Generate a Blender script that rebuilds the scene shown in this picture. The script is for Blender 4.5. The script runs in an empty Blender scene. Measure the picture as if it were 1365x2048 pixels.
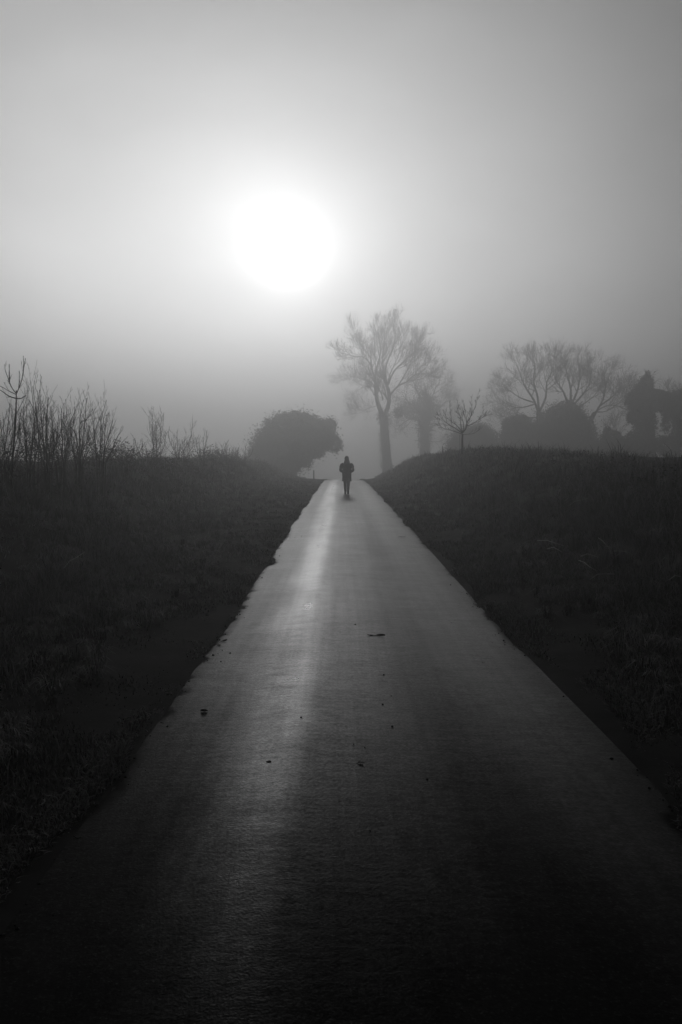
import bpy, math, random
import numpy as np
from mathutils import Vector, Matrix

S = bpy.context.scene
COL = S.collection
# ------------------------------------------------------------------ camera
W, H, F = 1365.0, 2048.0, 1593.0          # photograph size and focal length in its pixels
CAMZ = 1.7
PITCH = -math.atan(86.0 / F)              # the road's horizon lies a little above the middle
cam_d = bpy.data.cameras.new('camera')
cam = bpy.data.objects.new('camera', cam_d)
COL.objects.link(cam)
cam.location = (0, 0, CAMZ)
cam.rotation_euler = (math.pi / 2 + PITCH, 0, 0)
cam_d.sensor_fit = 'VERTICAL'
cam_d.sensor_height = 36.0
cam_d.lens = 36.0 * F / H
cam_d.clip_start = 0.05
cam_d.clip_end = 3000
S.camera = cam


def ray(px, py):
    x, y = (px - W / 2) / F, (H / 2 - py) / F
    c, s = math.cos(PITCH), math.sin(PITCH)
    return Vector((x, c - s * y, s + c * y))


def at(px, py, Y):
    d = ray(px, py)
    return Vector((0, 0, CAMZ)) + d * (Y / d.y)


SUN = ray(578, 504).normalized()
# ------------------------------------------------------------------ world, sun, exposure
w = bpy.data.worlds.new('World')
S.world = w
w.use_nodes = True
nt = w.node_tree
nt.nodes.clear()
N, L = nt.nodes.new, nt.links.new
out = N('ShaderNodeOutputWorld')
bg = N('ShaderNodeBackground')
bg.inputs['Strength'].default_value = 0.1
sky = N('ShaderNodeTexSky')
sky.sky_type = 'NISHITA'
sky.sun_disc = False
sky.sun_elevation = math.asin(SUN.z)
sky.sun_rotation = math.atan2(SUN.x, SUN.y)
sky.dust_density = 4.0
SKY_GAIN = 0.12
FOG_GAIN = 10.0
bw = N('ShaderNodeRGBToBW')
L(sky.outputs[0], bw.inputs[0])
tc = N('ShaderNodeTexCoord')
dot = N('ShaderNodeVectorMath'); dot.operation = 'DOT_PRODUCT'
dot.inputs[1].default_value = SUN
nrm = N('ShaderNodeVectorMath'); nrm.operation = 'NORMALIZE'
L(tc.outputs['Generated'], nrm.inputs[0])
L(nrm.outputs[0], dot.inputs[0])


def math_node(op, a, b=None, c=None, clamp=False):
    m = N('ShaderNodeMath'); m.operation = op; m.use_clamp = clamp
    for i, v in enumerate((a, b, c)):
        if v is None:
            continue
        if isinstance(v, (int, float)):
            m.inputs[i].default_value = v
        else:
            L(v, m.inputs[i])
    return m.outputs[0]


ang = math_node('MULTIPLY', math_node('ARCCOSINE', dot.outputs['Value']), 180 / math.pi)
# slow patches in the mist high above
nz = N('ShaderNodeTexNoise'); nz.inputs['Scale'].default_value = 3.1; nz.inputs['Detail'].default_value = 3.0
L(nrm.outputs[0], nz.inputs['Vector'])
ang = math_node('MULTIPLY', ang, math_node('ADD', math_node('MULTIPLY', nz.outputs[0], 0.10), 0.95))
# the sun behind the fog: radiance by angle from the sun (degrees: value)
GLOW = [(0, 4.9), (1.8, 3.8), (2.8, 2.75), (3.8, 2.22), (4.8, 1.94), (6.2, 1.68), (8.5, 1.45), (12, 1.34), (16, 1.30),
        (20, 1.14), (28, 0.73), (40, 0.33), (65, 0.08), (110, 0.02), (180, 0.015)]
cr = N('ShaderNodeFloatCurve')
fac = math_node('POWER', math_node('DIVIDE', ang, 180.0), 0.5)
cm = cr.mapping
cm.use_clip = True
cv = cm.curves[0]
cv.points[0].location = (0, GLOW[0][1] / 5)
cv.points[1].location = (1, GLOW[-1][1] / 5)
for a_, v_ in GLOW[1:-1]:
    cv.points.new((a_ / 180.0) ** 0.5, v_ / 5)
cm.update()
L(fac, cr.inputs['Value'])
glow = math_node('MULTIPLY', cr.outputs[0], 5.0 * FOG_GAIN)
sep = N('ShaderNodeSeparateXYZ'); L(nrm.outputs[0], sep.inputs[0])
# thicker mist to the right of the sun, dimmer with height
side = math_node('EXPONENT', math_node('ADD', math_node('MULTIPLY', math_node('SUBTRACT', sep.outputs['X'], SUN.x), -1.0),
                                   math_node('MULTIPLY', math_node('SUBTRACT', sep.outputs['Z'], SUN.z), -2.7)))
nm = N('ShaderNodeMapping'); nm.inputs['Scale'].default_value = (1.0, 1.0, 2.2); L(nrm.outputs[0], nm.inputs['Vector'])
nz2 = N('ShaderNodeTexNoise'); nz2.inputs['Scale'].default_value = 2.0; nz2.inputs['Detail'].default_value = 3.0; nz2.inputs['Roughness'].default_value = 0.55
L(nm.outputs[0], nz2.inputs['Vector'])
drift = math_node('ADD', math_node('MULTIPLY', nz2.outputs[0], 0.8), 0.6)
glow = math_node('MULTIPLY', glow, drift)
up = N('ShaderNodeMapRange'); up.interpolation_type = 'SMOOTHSTEP'  # sky glow cut above the view to darken the near road
for k_, v_ in zip(('From Min', 'From Max', 'To Min', 'To Max'), (0.47, 0.60, 1.0, 0.05)): up.inputs[k_].default_value = v_
L(sep.outputs['Z'], up.inputs['Value'])
glow = math_node('MULTIPLY', math_node('MULTIPLY', glow, side), up.outputs[0])
tot = math_node('ADD', math_node('MULTIPLY', bw.outputs[0], SKY_GAIN), glow)
L(tot, bg.inputs['Color'])
L(bg.outputs[0], out.inputs[0])

sd = bpy.data.lights.new('sun', 'SUN')
sd.energy = 0.6
sd.angle = math.radians(13)
sd.color = (1, 1, 1)
sun = bpy.data.objects.new('sun', sd)
COL.objects.link(sun)
sun.rotation_euler = SUN.to_track_quat('Z', 'Y').to_euler()
sun.location = (-5, 60, 40)

S.view_settings.view_transform = 'Standard'
S.view_settings.look = 'None'
S.view_settings.gamma = 1.0
S.view_settings.exposure = -0.65
S.render.engine = 'CYCLES'
S.cycles.use_denoising = True
S.cycles.volume_bounces = 1
S.cycles.max_bounces = 6
HAZE_DENSITY = 0.0118
HAZE_G = 0.76
HAZE_ALBEDO = 0.80


# ------------------------------------------------------------------ helpers
def tag(o, label=None, cat=None, group=None, kind=None):
    if label: o['label'] = label
    if cat: o['category'] = cat
    if group: o['group'] = group
    if kind: o['kind'] = kind
    return o


def empty(name, loc, rz=0.0):
    o = bpy.data.objects.new(name, None)
    COL.objects.link(o)
    o.empty_display_size = 0.3
    o.location = loc
    o.rotation_euler = (0, 0, rz)
    return o


class MB:
    """collects shapes in world coordinates and links them as ONE mesh object"""
    def __init__(self):
        self.v, self.f, self.n = [], [], 0

    def add(self, v, f):
        v = np.asarray(v, float).reshape(-1, 3)
        self.v.append(v)
        self.f.extend([[i + self.n for i in q] for q in f])
        self.n += len(v)

    def tube(self, pts, rad, sides=6, cap=True, squash=None):
        pts = np.asarray(pts, float)
        n = len(pts)
        rad = np.broadcast_to(np.asarray(rad, float), (n,))
        tan = np.gradient(pts, axis=0)
        tan /= np.linalg.norm(tan, axis=1)[:, None] + 1e-9
        ref = np.array([1.0, 0, 0]) if abs(tan[0][2]) > 0.8 else np.array([0, 0, 1.0])
        a = np.cross(tan, ref); a /= np.linalg.norm(a, axis=1)[:, None] + 1e-9
        b = np.cross(tan, a)
        th = np.arange(sides) * 2 * math.pi / sides
        ring = (pts[:, None, :] + rad[:, None, None] * (np.cos(th)[None, :, None] * a[:, None, :] + np.sin(th)[None, :, None] * b[:, None, :]))
        f = []
        for i in range(n - 1):
            for k in range(sides):
                k2 = (k + 1) % sides
                f.append([i * sides + k, i * sides + k2, (i + 1) * sides + k2, (i + 1) * sides + k])
        if cap:
            f.append(list(range(sides))[::-1])
            f.append([(n - 1) * sides + k for k in range(sides)])
        self.add(ring.reshape(-1, 3), f)

    def rings(self, rings, cap=True):
        """rings: list of (m,3) loops"""
        m = len(rings[0]); f = []
        for i in range(len(rings) - 1):
            for k in range(m):
                k2 = (k + 1) % m
                f.append([i * m + k, i * m + k2, (i + 1) * m + k2, (i + 1) * m + k])
        if cap:
            f.append(list(range(m))[::-1]); f.append([(len(rings) - 1) * m + k for k in range(m)])
        self.add(np.concatenate(rings), f)

    def build(self, name, mat, parent=None, smooth=True, origin=None):
        v = np.concatenate(self.v) if self.v else np.zeros((0, 3))
        if origin is None:
            origin = np.array(parent.matrix_basis.translation) if parent else v.min(0) * [0, 0, 1] + v.mean(0) * [1, 1, 0]
        return mesh_obj(name, v, self.f, mat, parent, smooth, origin)


def mesh_obj(name, v, f, mat, parent=None, smooth=True, origin=(0, 0, 0)):
    v = np.asarray(v, float) - np.asarray(origin, float)
    me = bpy.data.meshes.new(name)
    me.from_pydata(v.tolist(), [], f)
    me.materials.append(mat)
    if smooth:
        me.polygons.foreach_set('use_smooth', [True] * len(me.polygons))
    me.update()
    o = bpy.data.objects.new(name, me)
    COL.objects.link(o)
    if parent:
        o.parent = parent
    else:
        o.location = origin
    return o


def fast_mesh(name, v, faces_n, loops, mat, attr=None, smooth=True):
    """v (n,3); faces_n: int count per face (all the same); loops flat array"""
    me = bpy.data.meshes.new(name)
    me.vertices.add(len(v)); me.vertices.foreach_set('co', np.asarray(v, np.float32).ravel())
    nf = len(loops) // faces_n
    me.loops.add(len(loops)); me.loops.foreach_set('vertex_index', np.asarray(loops, np.int32))
    me.polygons.add(nf)
    me.polygons.foreach_set('loop_start', np.arange(nf, dtype=np.int32) * faces_n)
    me.polygons.foreach_set('loop_total', np.full(nf, faces_n, np.int32))
    if smooth:
        me.polygons.foreach_set('use_smooth', np.ones(nf, bool))
    if attr is not None:
        a = me.attributes.new('tone', 'FLOAT', 'POINT')
        a.data.foreach_set('value', np.asarray(attr, np.float32))
    me.materials.append(mat)
    me.update(calc_edges=True)
    me.validate()
    o = bpy.data.objects.new(name, me)
    COL.objects.link(o)
    return o


# value noise in numpy
_R = np.random.RandomState(11)
_T = _R.rand(256, 256)


def vnoise(x, y):
    x = np.asarray(x, float); y = np.asarray(y, float)
    xi, yi = np.floor(x).astype(int), np.floor(y).astype(int)
    fx, fy = x - xi, y - yi
    fx = fx * fx * (3 - 2 * fx); fy = fy * fy * (3 - 2 * fy)
    g = lambda i, j: _T[i & 255, j & 255]
    return (g(xi, yi) * (1 - fx) + g(xi + 1, yi) * fx) * (1 - fy) + (g(xi, yi + 1) * (1 - fx) + g(xi + 1, yi + 1) * fx) * fy - 0.5


def fbm(x, y, o=4):
    s, a = 0, 1.0
    for i in range(o):
        s = s + a * vnoise(x * 2 ** i + 17.3 * i, y * 2 ** i + 5.1 * i); a *= 0.5
    return s


# ------------------------------------------------------------------ materials (the photograph is black and white: neutral greys)
def mat(name, lo, hi=None, rough=0.8, scale=6.0, spec=0.3, bump=0.0, attr=False, detail=5.0):
    m = bpy.data.materials.new(name)
    m.use_nodes = True
    t = m.node_tree
    b = t.nodes['Principled BSDF']
    b.inputs['Roughness'].default_value = rough
    b.inputs['Specular IOR Level'].default_value = spec
    hi = lo * 1.6 if hi is None else hi
    g = t.nodes.new('ShaderNodeNewGeometry')
    n = t.nodes.new('ShaderNodeTexNoise')
    n.inputs['Scale'].default_value = scale; n.inputs['Detail'].default_value = detail
    t.links.new(g.outputs['Position'], n.inputs['Vector'])
    mr = t.nodes.new('ShaderNodeMapRange')
    mr.inputs['From Min'].default_value = 0.32; mr.inputs['From Max'].default_value = 0.68
    mr.inputs['To Min'].default_value = lo; mr.inputs['To Max'].default_value = hi
    src = n.outputs[0]
    if attr:
        a = t.nodes.new('ShaderNodeAttribute'); a.attribute_name = 'tone'
        mm = t.nodes.new('ShaderNodeMath'); mm.operation = 'MULTIPLY_ADD'
        mm.inputs[1].default_value = 0.45
        t.links.new(a.outputs['Fac'], mm.inputs[0])
        m2 = t.nodes.new('ShaderNodeMath'); m2.operation = 'MULTIPLY'; m2.inputs[1].default_value = 0.55
        t.links.new(n.outputs[0], m2.inputs[0]); t.links.new(m2.outputs[0], mm.inputs[2])
        src = mm.outputs[0]
        mr.inputs['From Min'].default_value = 0.1; mr.inputs['From Max'].default_value = 0.85
        mr.interpolation_type = 'SMOOTHSTEP'
    t.links.new(src, mr.inputs['Value'])
    t.links.new(mr.outputs[0], b.inputs['Base Color'])
    if bump:
        bp = t.nodes.new('ShaderNodeBump'); bp.inputs['Strength'].default_value = bump; bp.inputs['Distance'].default_value = 0.02
        t.links.new(n.outputs[0], bp.inputs['Height']); t.links.new(bp.outputs[0], b.inputs['Normal'])
    return m


M_bark = mat('bark', 0.025, 0.06, 0.85, 9, 0.2, 0.5)
M_twig = mat('twig bark', 0.03, 0.06, 0.8, 14, 0.2)
M_leaf = mat('evergreen leaf', 0.03, 0.06, 0.6, 3, 0.25)
M_ivy = mat('ivy leaf', 0.025, 0.05, 0.5, 4, 0.25)
M_bramble = mat('bramble leaf', 0.02, 0.05, 0.6, 5, 0.2)
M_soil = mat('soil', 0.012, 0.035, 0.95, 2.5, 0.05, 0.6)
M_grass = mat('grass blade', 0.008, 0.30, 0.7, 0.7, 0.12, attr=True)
M_straw = mat('dead straw', 0.35, 0.55, 0.6, 20, 0.3)
M_coat = mat('dark wool coat', 0.012, 0.022, 0.9, 40, 0.15, 0.2)
M_trouser = mat('dark trousers', 0.012, 0.02, 0.85, 60, 0.2)
M_boot = mat('black boots', 0.01, 0.02, 0.5, 30, 0.4)
M_hair = mat('dark hair', 0.015, 0.03, 0.6, 50, 0.3)
M_hat = mat('knitted hat', 0.04, 0.06, 0.95, 60, 0.1)
M_skin = mat('skin', 0.25, 0.3, 0.6, 20, 0.3)
M_stone = mat('dark stone', 0.01, 0.03, 0.9, 40, 0.1)
M_deadleaf = mat('wet dead leaf', 0.006, 0.02, 0.8, 40, 0.1)
M_post = mat('weathered wood', 0.05, 0.09, 0.85, 12, 0.2, 0.3)

# ------------------------------------------------------------------ terrain
_py = np.array([-60, -5, 0, 8, 12.5, 19.7, 31.7, 36, 45, 55, 62, 70, 80, 100, 150, 300, 700.])
_pz = np.array([0, 0, 0, 0.02, 0.11, 0.29, 0.50, 0.59, 0.75, 0.86, 0.87, 0.80, 0.62, 0.05, -2.0, -5, -8.])
_fy = np.arange(-60, 700, 0.25)
_fz = np.interp(_fy, _py, _pz)
_k = np.exp(-0.5 * (np.arange(-40, 41) * 0.25 / 2.6) ** 2); _k /= _k.sum()
_fz = np.convolve(np.pad(_fz, 40, mode='edge'), _k, 'valid')


def road_z(y):
    return np.interp(y, _fy, _fz)


def edge_l(y):
    return -1.29 - 0.08 * np.exp(-(np.clip(y, 0, 99) / 4.0) ** 2) + 0.09 * fbm(y * 0.35, 3.3, 3) + 0.06 * fbm(y * 1.0, 9.1, 3) + 0.018 * fbm(y * 7, 2.1, 3) + 0.12 * np.exp(-((y - 13.6) / 0.5) ** 2)


def edge_r(y):
    return 1.83 + 0.11 * fbm(y * 0.3, 33.3, 3) + 0.15 * fbm(y * 0.8, 49.1, 4) + 0.05 * fbm(y * 6, 22.1, 3) - 0.05 * np.exp(-((y - 7.6) / 0.7) ** 2)


CROWN = -0.28


def camber(x):
    l = np.clip(CROWN - x, 0, None); r = np.clip(x - CROWN, 0, None)
    z = -0.040 * l - 0.024 * r - 0.012 * np.clip(r - 1.2, 0, None)
    z = z + 0.004 * np.exp(-((x - CROWN) / 0.12) ** 2)
    return z - 0.006 * np.exp(-((x + 0.78) / 0.22) ** 2) - 0.006 * np.exp(-((x - 0.85) / 0.25) ** 2)


def sstep(a, b, x):
    t = np.clip((x - a) / (b - a), 0, 1)
    return t * t * (3 - 2 * t)


def ground_z(x, y):
    x = np.asarray(x, float); y = np.asarray(y, float)
    z = road_z(y)
    el, er = -1.27, 1.82
    right = sstep(2.7, 6.3, x) * (0.96 + 0.60 * sstep(10, 38, y) - 0.48 * sstep(45, 85, y)) + 0.10 * sstep(er, 2.9, x)
    left = sstep(3.4, 6.6, -x) * (0.98 + 0.28 * sstep(11, 24, y) - 0.25 * sstep(35, 70, y)) + 0.07 * sstep(-el, 2.6, -x)
    off = sstep(0.0, 1.2, x - er) + sstep(0.0, 1.2, el - x)
    bumps = 0.10 * fbm(x * 0.55, y * 0.45, 4) + 0.05 * fbm(x * 2.3, y * 2.1, 3)
    far = sstep(8, 30, np.abs(x)) * 0.9 * fbm(x * 0.03, y * 0.03, 3)
    under = 0.075 * (1 - sstep(-0.28, 0.03, np.maximum(x - er, el - x)))      # the bed below the tarmac
    return z + right + left + off * bumps * (0.5 + 1.5 * sstep(2.5, 4.5, np.abs(x))) + far - under - 0.03


def mesh_grid(xs, ys, zf):
    X, Y = np.meshgrid(xs, ys)
    v = np.stack([X, Y, zf(X, Y)], -1).reshape(-1, 3)
    nx, ny = len(xs), len(ys)
    i = (np.arange(ny - 1)[:, None] * nx + np.arange(nx - 1)[None, :]).ravel()
    loops = np.stack([i, i + 1, i + nx + 1, i + nx], 1).ravel()
    return v, loops


def spread(lo, mid_lo, mid_hi, hi, step, g=1.25):
    a = list(np.arange(mid_lo, mid_hi + 1e-6, step))
    s = step
    while a[-1] < hi:
        s *= g; a.append(min(hi, a[-1] + s))
    s = step
    while a[0] > lo:
        s *= g; a.insert(0, max(lo, a[0] - s))
    return np.array(a)


gv, gl = mesh_grid(spread(-320, -9, 9, 320, 0.14), spread(-40, -2, 45, 420, 0.16, 1.05), ground_z)
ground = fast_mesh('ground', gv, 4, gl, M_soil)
tag(ground, 'dark soil of the verges and banks either side of the road', 'ground', kind='structure')

# road
ys = np.concatenate([np.arange(-30, 0, 0.5), np.arange(0, 30, 0.05), np.arange(30, 90, 0.15), np.arange(90, 320, 1.0)])
us = np.linspace(0, 1, 41)
EL, ER = edge_l(ys), edge_r(ys)
X = EL[:, None] * (1 - us) + ER[:, None] * us
Yg = np.repeat(ys[:, None], len(us), 1)
Z = road_z(Yg) + camber(X) + 0.005 * fbm(X * 1.3, Yg * 0.22, 3)
Z[:, 0] -= 0.02; Z[:, -1] -= 0.02
rv = np.stack([X, Yg, Z], -1).reshape(-1, 3)
nx = len(us)
i = (np.arange(len(ys) - 1)[:, None] * nx + np.arange(nx - 1)[None, :]).ravel()
rl = np.stack([i, i + 1, i + nx + 1, i + nx], 1).ravel()

M_road = bpy.data.materials.new('wet asphalt')
M_road.use_nodes = True
t = M_road.node_tree
b = t.nodes['Principled BSDF']
tn = t.nodes.new; tl = t.links.new


def noise_n(scale, detail=4.0, vec=None):
    n = tn('ShaderNodeTexNoise'); n.inputs['Scale'].default_value = scale; n.inputs['Detail'].default_value = detail
    if vec is not None: tl(vec, n.inputs['Vector'])
    return n.outputs[0]


def rng_n(src, a, b_, c, d):
    m = tn('ShaderNodeMapRange')
    for k, v in zip(('From Min', 'From Max', 'To Min', 'To Max'), (a, b_, c, d)): m.inputs[k].default_value = v
    tl(src, m.inputs['Value']); return m.outputs[0]


def mn(op, a, b_):
    m = tn('ShaderNodeMath'); m.operation = op
    for k, v in enumerate((a, b_)):
        if isinstance(v, (int, float)): m.inputs[k].default_value = v
        else: tl(v, m.inputs[k])
    return m.outputs[0]


geo = tn('ShaderNodeNewGeometry')
pos = geo.outputs['Position']
mp = tn('ShaderNodeMapping'); mp.inputs['Scale'].default_value = (1.0, 0.09, 1.0); tl(pos, mp.inputs['Vector'])
streak = noise_n(2.2, 4, mp.outputs[0])           # wear running along the lane
mp2 = tn('ShaderNodeMapping'); mp2.inputs['Scale'].default_value = (0.35, 1.0, 1.0); tl(pos, mp2.inputs['Vector'])
patch = noise_n(0.9, 5, pos)
cross = noise_n(5.0, 3, mp2.outputs[0])
mp3 = tn('ShaderNodeMapping'); mp3.inputs['Scale'].default_value = (0.3, 1.0, 1.0); tl(pos, mp3.inputs['Vector'])
flecks = noise_n(26.0, 4, mp3.outputs[0])
grain = noise_n(95.0, 2, pos)
grain2 = noise_n(48.0, 4, pos)
col = mn('ADD', mn('ADD', mn('MULTIPLY', grain, 0.012), mn('MULTIPLY', streak, 0.012)), mn('MULTIPLY', patch, 0.010))
vor = tn('ShaderNodeTexVoronoi'); vor.inputs['Scale'].default_value = 70.0; tl(pos, vor.inputs['Vector'])
chip = mn('MULTIPLY', mn('GREATER_THAN', grain2, 0.52), mn('POWER', mn('SUBTRACT', 1.0, vor.outputs['Distance']), 4.0))   # pale aggregate
bc = mn('ADD', rng_n(col, 0.010, 0.026, 0.005, 0.022), mn('MULTIPLY', chip, 0.035))
tl(bc, b.inputs['Base Color'])
ro = mn('ADD', mn('ADD', mn('MULTIPLY', streak, 0.45), mn('MULTIPLY', patch, 0.25)), mn('MULTIPLY', cross, 0.3))
sx = tn('ShaderNodeSeparateXYZ'); tl(pos, sx.inputs[0])
wob = noise_n(0.8, 5, pos)
xw = mn('ADD', sx.outputs['X'], mn('MULTIPLY', mn('SUBTRACT', wob, 0.5), 0.34))


def ss_n(src, a, b_):
    m = tn('ShaderNodeMapRange'); m.interpolation_type = 'SMOOTHSTEP'
    m.inputs['From Min'].default_value = a; m.inputs['From Max'].default_value = b_
    tl(src, m.inputs['Value']); return m.outputs[0]


# tyres have polished a strip left of the crown, and less so one by the right edge
strip = mn('MULTIPLY', ss_n(xw, -0.85, -0.42), mn('SUBTRACT', 1.0, ss_n(xw, -0.40, -0.05)))
strip = mn('MULTIPLY', strip, rng_n(mn('ADD', mn('MULTIPLY', streak, 0.6), mn('MULTIPLY', cross, 0.4)), 0.38, 0.62, 0.1, 1.0))
strip2 = mn('MULTIPLY', ss_n(xw, 0.75, 1.25), mn('SUBTRACT', 1.0, ss_n(xw, 1.4, 1.7)))
pol = mn('ADD', strip, mn('MULTIPLY', strip2, 0.35))
rgh = mn('SUBTRACT', rng_n(ro, 0.35, 0.65, 0.30, 0.42), mn('MULTIPLY', pol, 0.12))
tl(rgh, b.inputs['Roughness'])
# gloss cut towards the camera, painting the foreground darker
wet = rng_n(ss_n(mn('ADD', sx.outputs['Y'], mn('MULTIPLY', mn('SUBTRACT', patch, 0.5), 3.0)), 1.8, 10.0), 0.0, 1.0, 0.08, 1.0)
mp4 = tn('ShaderNodeMapping'); mp4.inputs['Scale'].default_value = (9.0, 0.10, 1.0); tl(pos, mp4.inputs['Vector'])
track = noise_n(1.6, 4, mp4.outputs[0])            # fine scuffs drawn out by tyres
dry = mn('SUBTRACT', 1.0, mn('MULTIPLY', mn('SUBTRACT', 1.0, ss_n(xw, -1.0, -0.5)), 0.5))     # drier beside the left edge
gl_ = mn('MULTIPLY', rng_n(grain2, 0.36, 0.64, 0.6, 1.4), mn('MULTIPLY', rng_n(flecks, 0.36, 0.64, 0.72, 1.28), mn('MULTIPLY', rng_n(streak, 0.35, 0.65, 0.75, 1.25), rng_n(track, 0.35, 0.65, 0.82, 1.18))))
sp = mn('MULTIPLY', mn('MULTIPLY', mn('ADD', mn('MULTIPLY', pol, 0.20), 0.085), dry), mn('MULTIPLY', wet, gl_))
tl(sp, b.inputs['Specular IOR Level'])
hgt = mn('ADD', mn('ADD', mn('MULTIPLY', grain, 0.9), mn('MULTIPLY', grain2, 0.35)), mn('MULTIPLY', flecks, 0.5))
bp = tn('ShaderNodeBump'); bp.inputs['Strength'].default_value = 0.32; bp.inputs['Distance'].default_value = 0.006
tl(hgt, bp.inputs['Height']); tl(bp.outputs[0], b.inputs['Normal'])
ed = np.minimum(X - EL[:, None], ER[:, None] - X)
at_e = tn('ShaderNodeAttribute'); at_e.attribute_name = 'tone'        # metres in from the edge
mudn = noise_n(3.2, 6, pos)
mudm = ss_n(mn('SUBTRACT', mn('MULTIPLY', mn('SUBTRACT', mudn, 0.36), 0.45), at_e.outputs['Fac']), -0.04, 0.05)
mud = tn('ShaderNodeBsdfPrincipled'); mud.inputs['Base Color'].default_value = (0.016, 0.016, 0.016, 1)
mud.inputs['Roughness'].default_value = 0.95; mud.inputs['Specular IOR Level'].default_value = 0.03
mx = tn('ShaderNodeMixShader'); tl(mudm, mx.inputs[0]); tl(b.outputs[0], mx.inputs[1]); tl(mud.outputs[0], mx.inputs[2])
tl(mx.outputs[0], [n_ for n_ in t.nodes if n_.type == 'OUTPUT_MATERIAL'][0].inputs['Surface'])
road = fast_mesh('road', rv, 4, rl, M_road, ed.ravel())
tag(road, 'narrow wet asphalt lane running straight up to the crest', 'road', kind='structure')


# ------------------------------------------------------------------ grass (one uncountable mass)
def blades(rs, n, xlo, xhi, ylo, yhi, hfun, pale, lean=0.5, ypow=1.8, edge=None):
    u = rs.rand(n)
    y = ylo * (yhi / ylo) ** (u ** (1 / 1.15)) if ypow else ylo + (yhi - ylo) * u
    x = xlo + (xhi - xlo) * rs.rand(n)
    keep = (x < edge_l(y) + 0.02 * rs.randn(n)) | (x > edge_r(y) + 0.02 * rs.randn(n))
    if edge:                                   # tufts creeping over the edge of the tarmac
        ov = 0.10 * np.clip(fbm(y * 2.1, 7.7 if edge < 0 else 51.7, 4) + 0.05, -0.2, 1) - 0.20 * rs.rand(n) ** 1.4 + 0.02 * rs.randn(n)
        x = edge_l(y) + ov if edge < 0 else edge_r(y) - ov
        keep = np.ones(n, bool)
    # clumps
    cl = fbm(x * 1.6, y * 1.3, 3)
    keep &= rs.rand(n) < np.clip(0.65 + cl * 1.2, 0.35, 1)
    x, y, cl = x[keep], y[keep], cl[keep]
    n = len(x)
    h = hfun(x, y) * (0.4 + 0.9 * rs.rand(n) + 0.7 * (rs.rand(n) < 0.06)) * np.clip(1 + 1.7 * cl, 0.25, 2.6)
    z = ground_z(x, y) - 0.015
    if edge: z = np.maximum(z, road_z(y) + camber(x) - 0.03)
    az = rs.rand(n) * 2 * math.pi
    le = lean * (0.3 + rs.rand(n))
    wd = (0.0022 + 0.0016 * rs.rand(n)) * (0.8 + y / 9.0)
    dx, dy = np.cos(az), np.sin(az)
    px, py = -dy, dx
    P = np.empty((n, 5, 3))
    base = np.stack([x, y, z], -1)
    side = np.stack([px * wd, py * wd, 0 * wd], -1)
    mid = base + np.stack([dx * h * le * 0.35, dy * h * le * 0.35, h * 0.6], -1)
    tip = base + np.stack([dx * h * le, dy * h * le, h * (1 - 0.25 * le)], -1)
    P[:, 0] = base - side; P[:, 1] = base + side
    P[:, 2] = mid + side * 0.8; P[:, 3] = mid - side * 0.8; P[:, 4] = tip
    idx = np.arange(n)[:, None] * 5
    tri = np.concatenate([idx + [0, 1, 2], idx + [0, 2, 3], idx + [3, 2, 4]], 1).reshape(-1)
    tone = rs.rand(n) ** 1.5
    strip = sstep(1.9, 2.6, -x) * (1 - sstep(4.0, 5.0, -x)) * np.clip(0.5 + 1.5 * fbm(x * .7, y * .4, 3), 0, 1)   # a band of bleached grass
    tone = np.where(rs.rand(n) < pale + 0.4 * strip, 0.75 + 0.25 * rs.rand(n), tone * 0.7)
    return P.reshape(-1, 3), tri, np.repeat(tone, 5)


def tussocks(rs, m, xlo, xhi, ylo, yhi, hgt, pale, per=70):
    cy = ylo * (yhi / ylo) ** rs.rand(m); cx = xlo + (xhi - xlo) * rs.rand(m)
    sc = 0.55 + 0.9 * rs.rand(m) ** 2
    ton = np.where(rs.rand(m) < pale, 0.55 + 0.4 * rs.rand(m), 0.25 * rs.rand(m))
    k = np.repeat(np.arange(m), per); n = len(k)
    az = rs.rand(n) * 2 * math.pi; rr = 0.07 * sc[k] * rs.rand(n)
    x = cx[k] + rr * np.cos(az); y = cy[k] + rr * np.sin(az)
    z = ground_z(x, y) - 0.02
    h = hgt * sc[k] * (0.5 + 0.7 * rs.rand(n)); le = 0.25 + 0.75 * rs.rand(n) ** 1.3
    wd = (0.0024 + 0.0014 * rs.rand(n)) * (0.8 + y / 11.0)
    dx, dy = np.cos(az), np.sin(az)
    base = np.stack([x, y, z], -1); side = np.stack([-dy * wd, dx * wd, 0 * wd], -1)
    mid = base + np.stack([dx * h * le * 0.4, dy * h * le * 0.4, h * 0.7], -1)
    tip = base + np.stack([dx * h * le * 1.1, dy * h * le * 1.1, h * (1.05 - 0.75 * le)], -1)
    P = np.empty((n, 5, 3))
    P[:, 0] = base - side; P[:, 1] = base + side; P[:, 2] = mid + side * 0.8; P[:, 3] = mid - side * 0.8; P[:, 4] = tip
    idx = np.arange(n)[:, None] * 5
    tri = np.concatenate([idx + [0, 1, 2], idx + [0, 2, 3], idx + [3, 2, 4]], 1).reshape(-1)
    return P.reshape(-1, 3), tri, np.repeat(np.clip(ton[k] + 0.18 * rs.randn(n), 0, 1), 5)


def grass_obj(name, label, sets):
    V, T, A, off = [], [], [], 0
    for v, tr, a in sets:
        V.append(v); T.append(tr + off); A.append(a); off += len(v)
    o = fast_mesh(name, np.concatenate(V), 3, np.concatenate(T), M_grass, np.concatenate(A))
    return tag(o, label, 'grass', kind='stuff')


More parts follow.
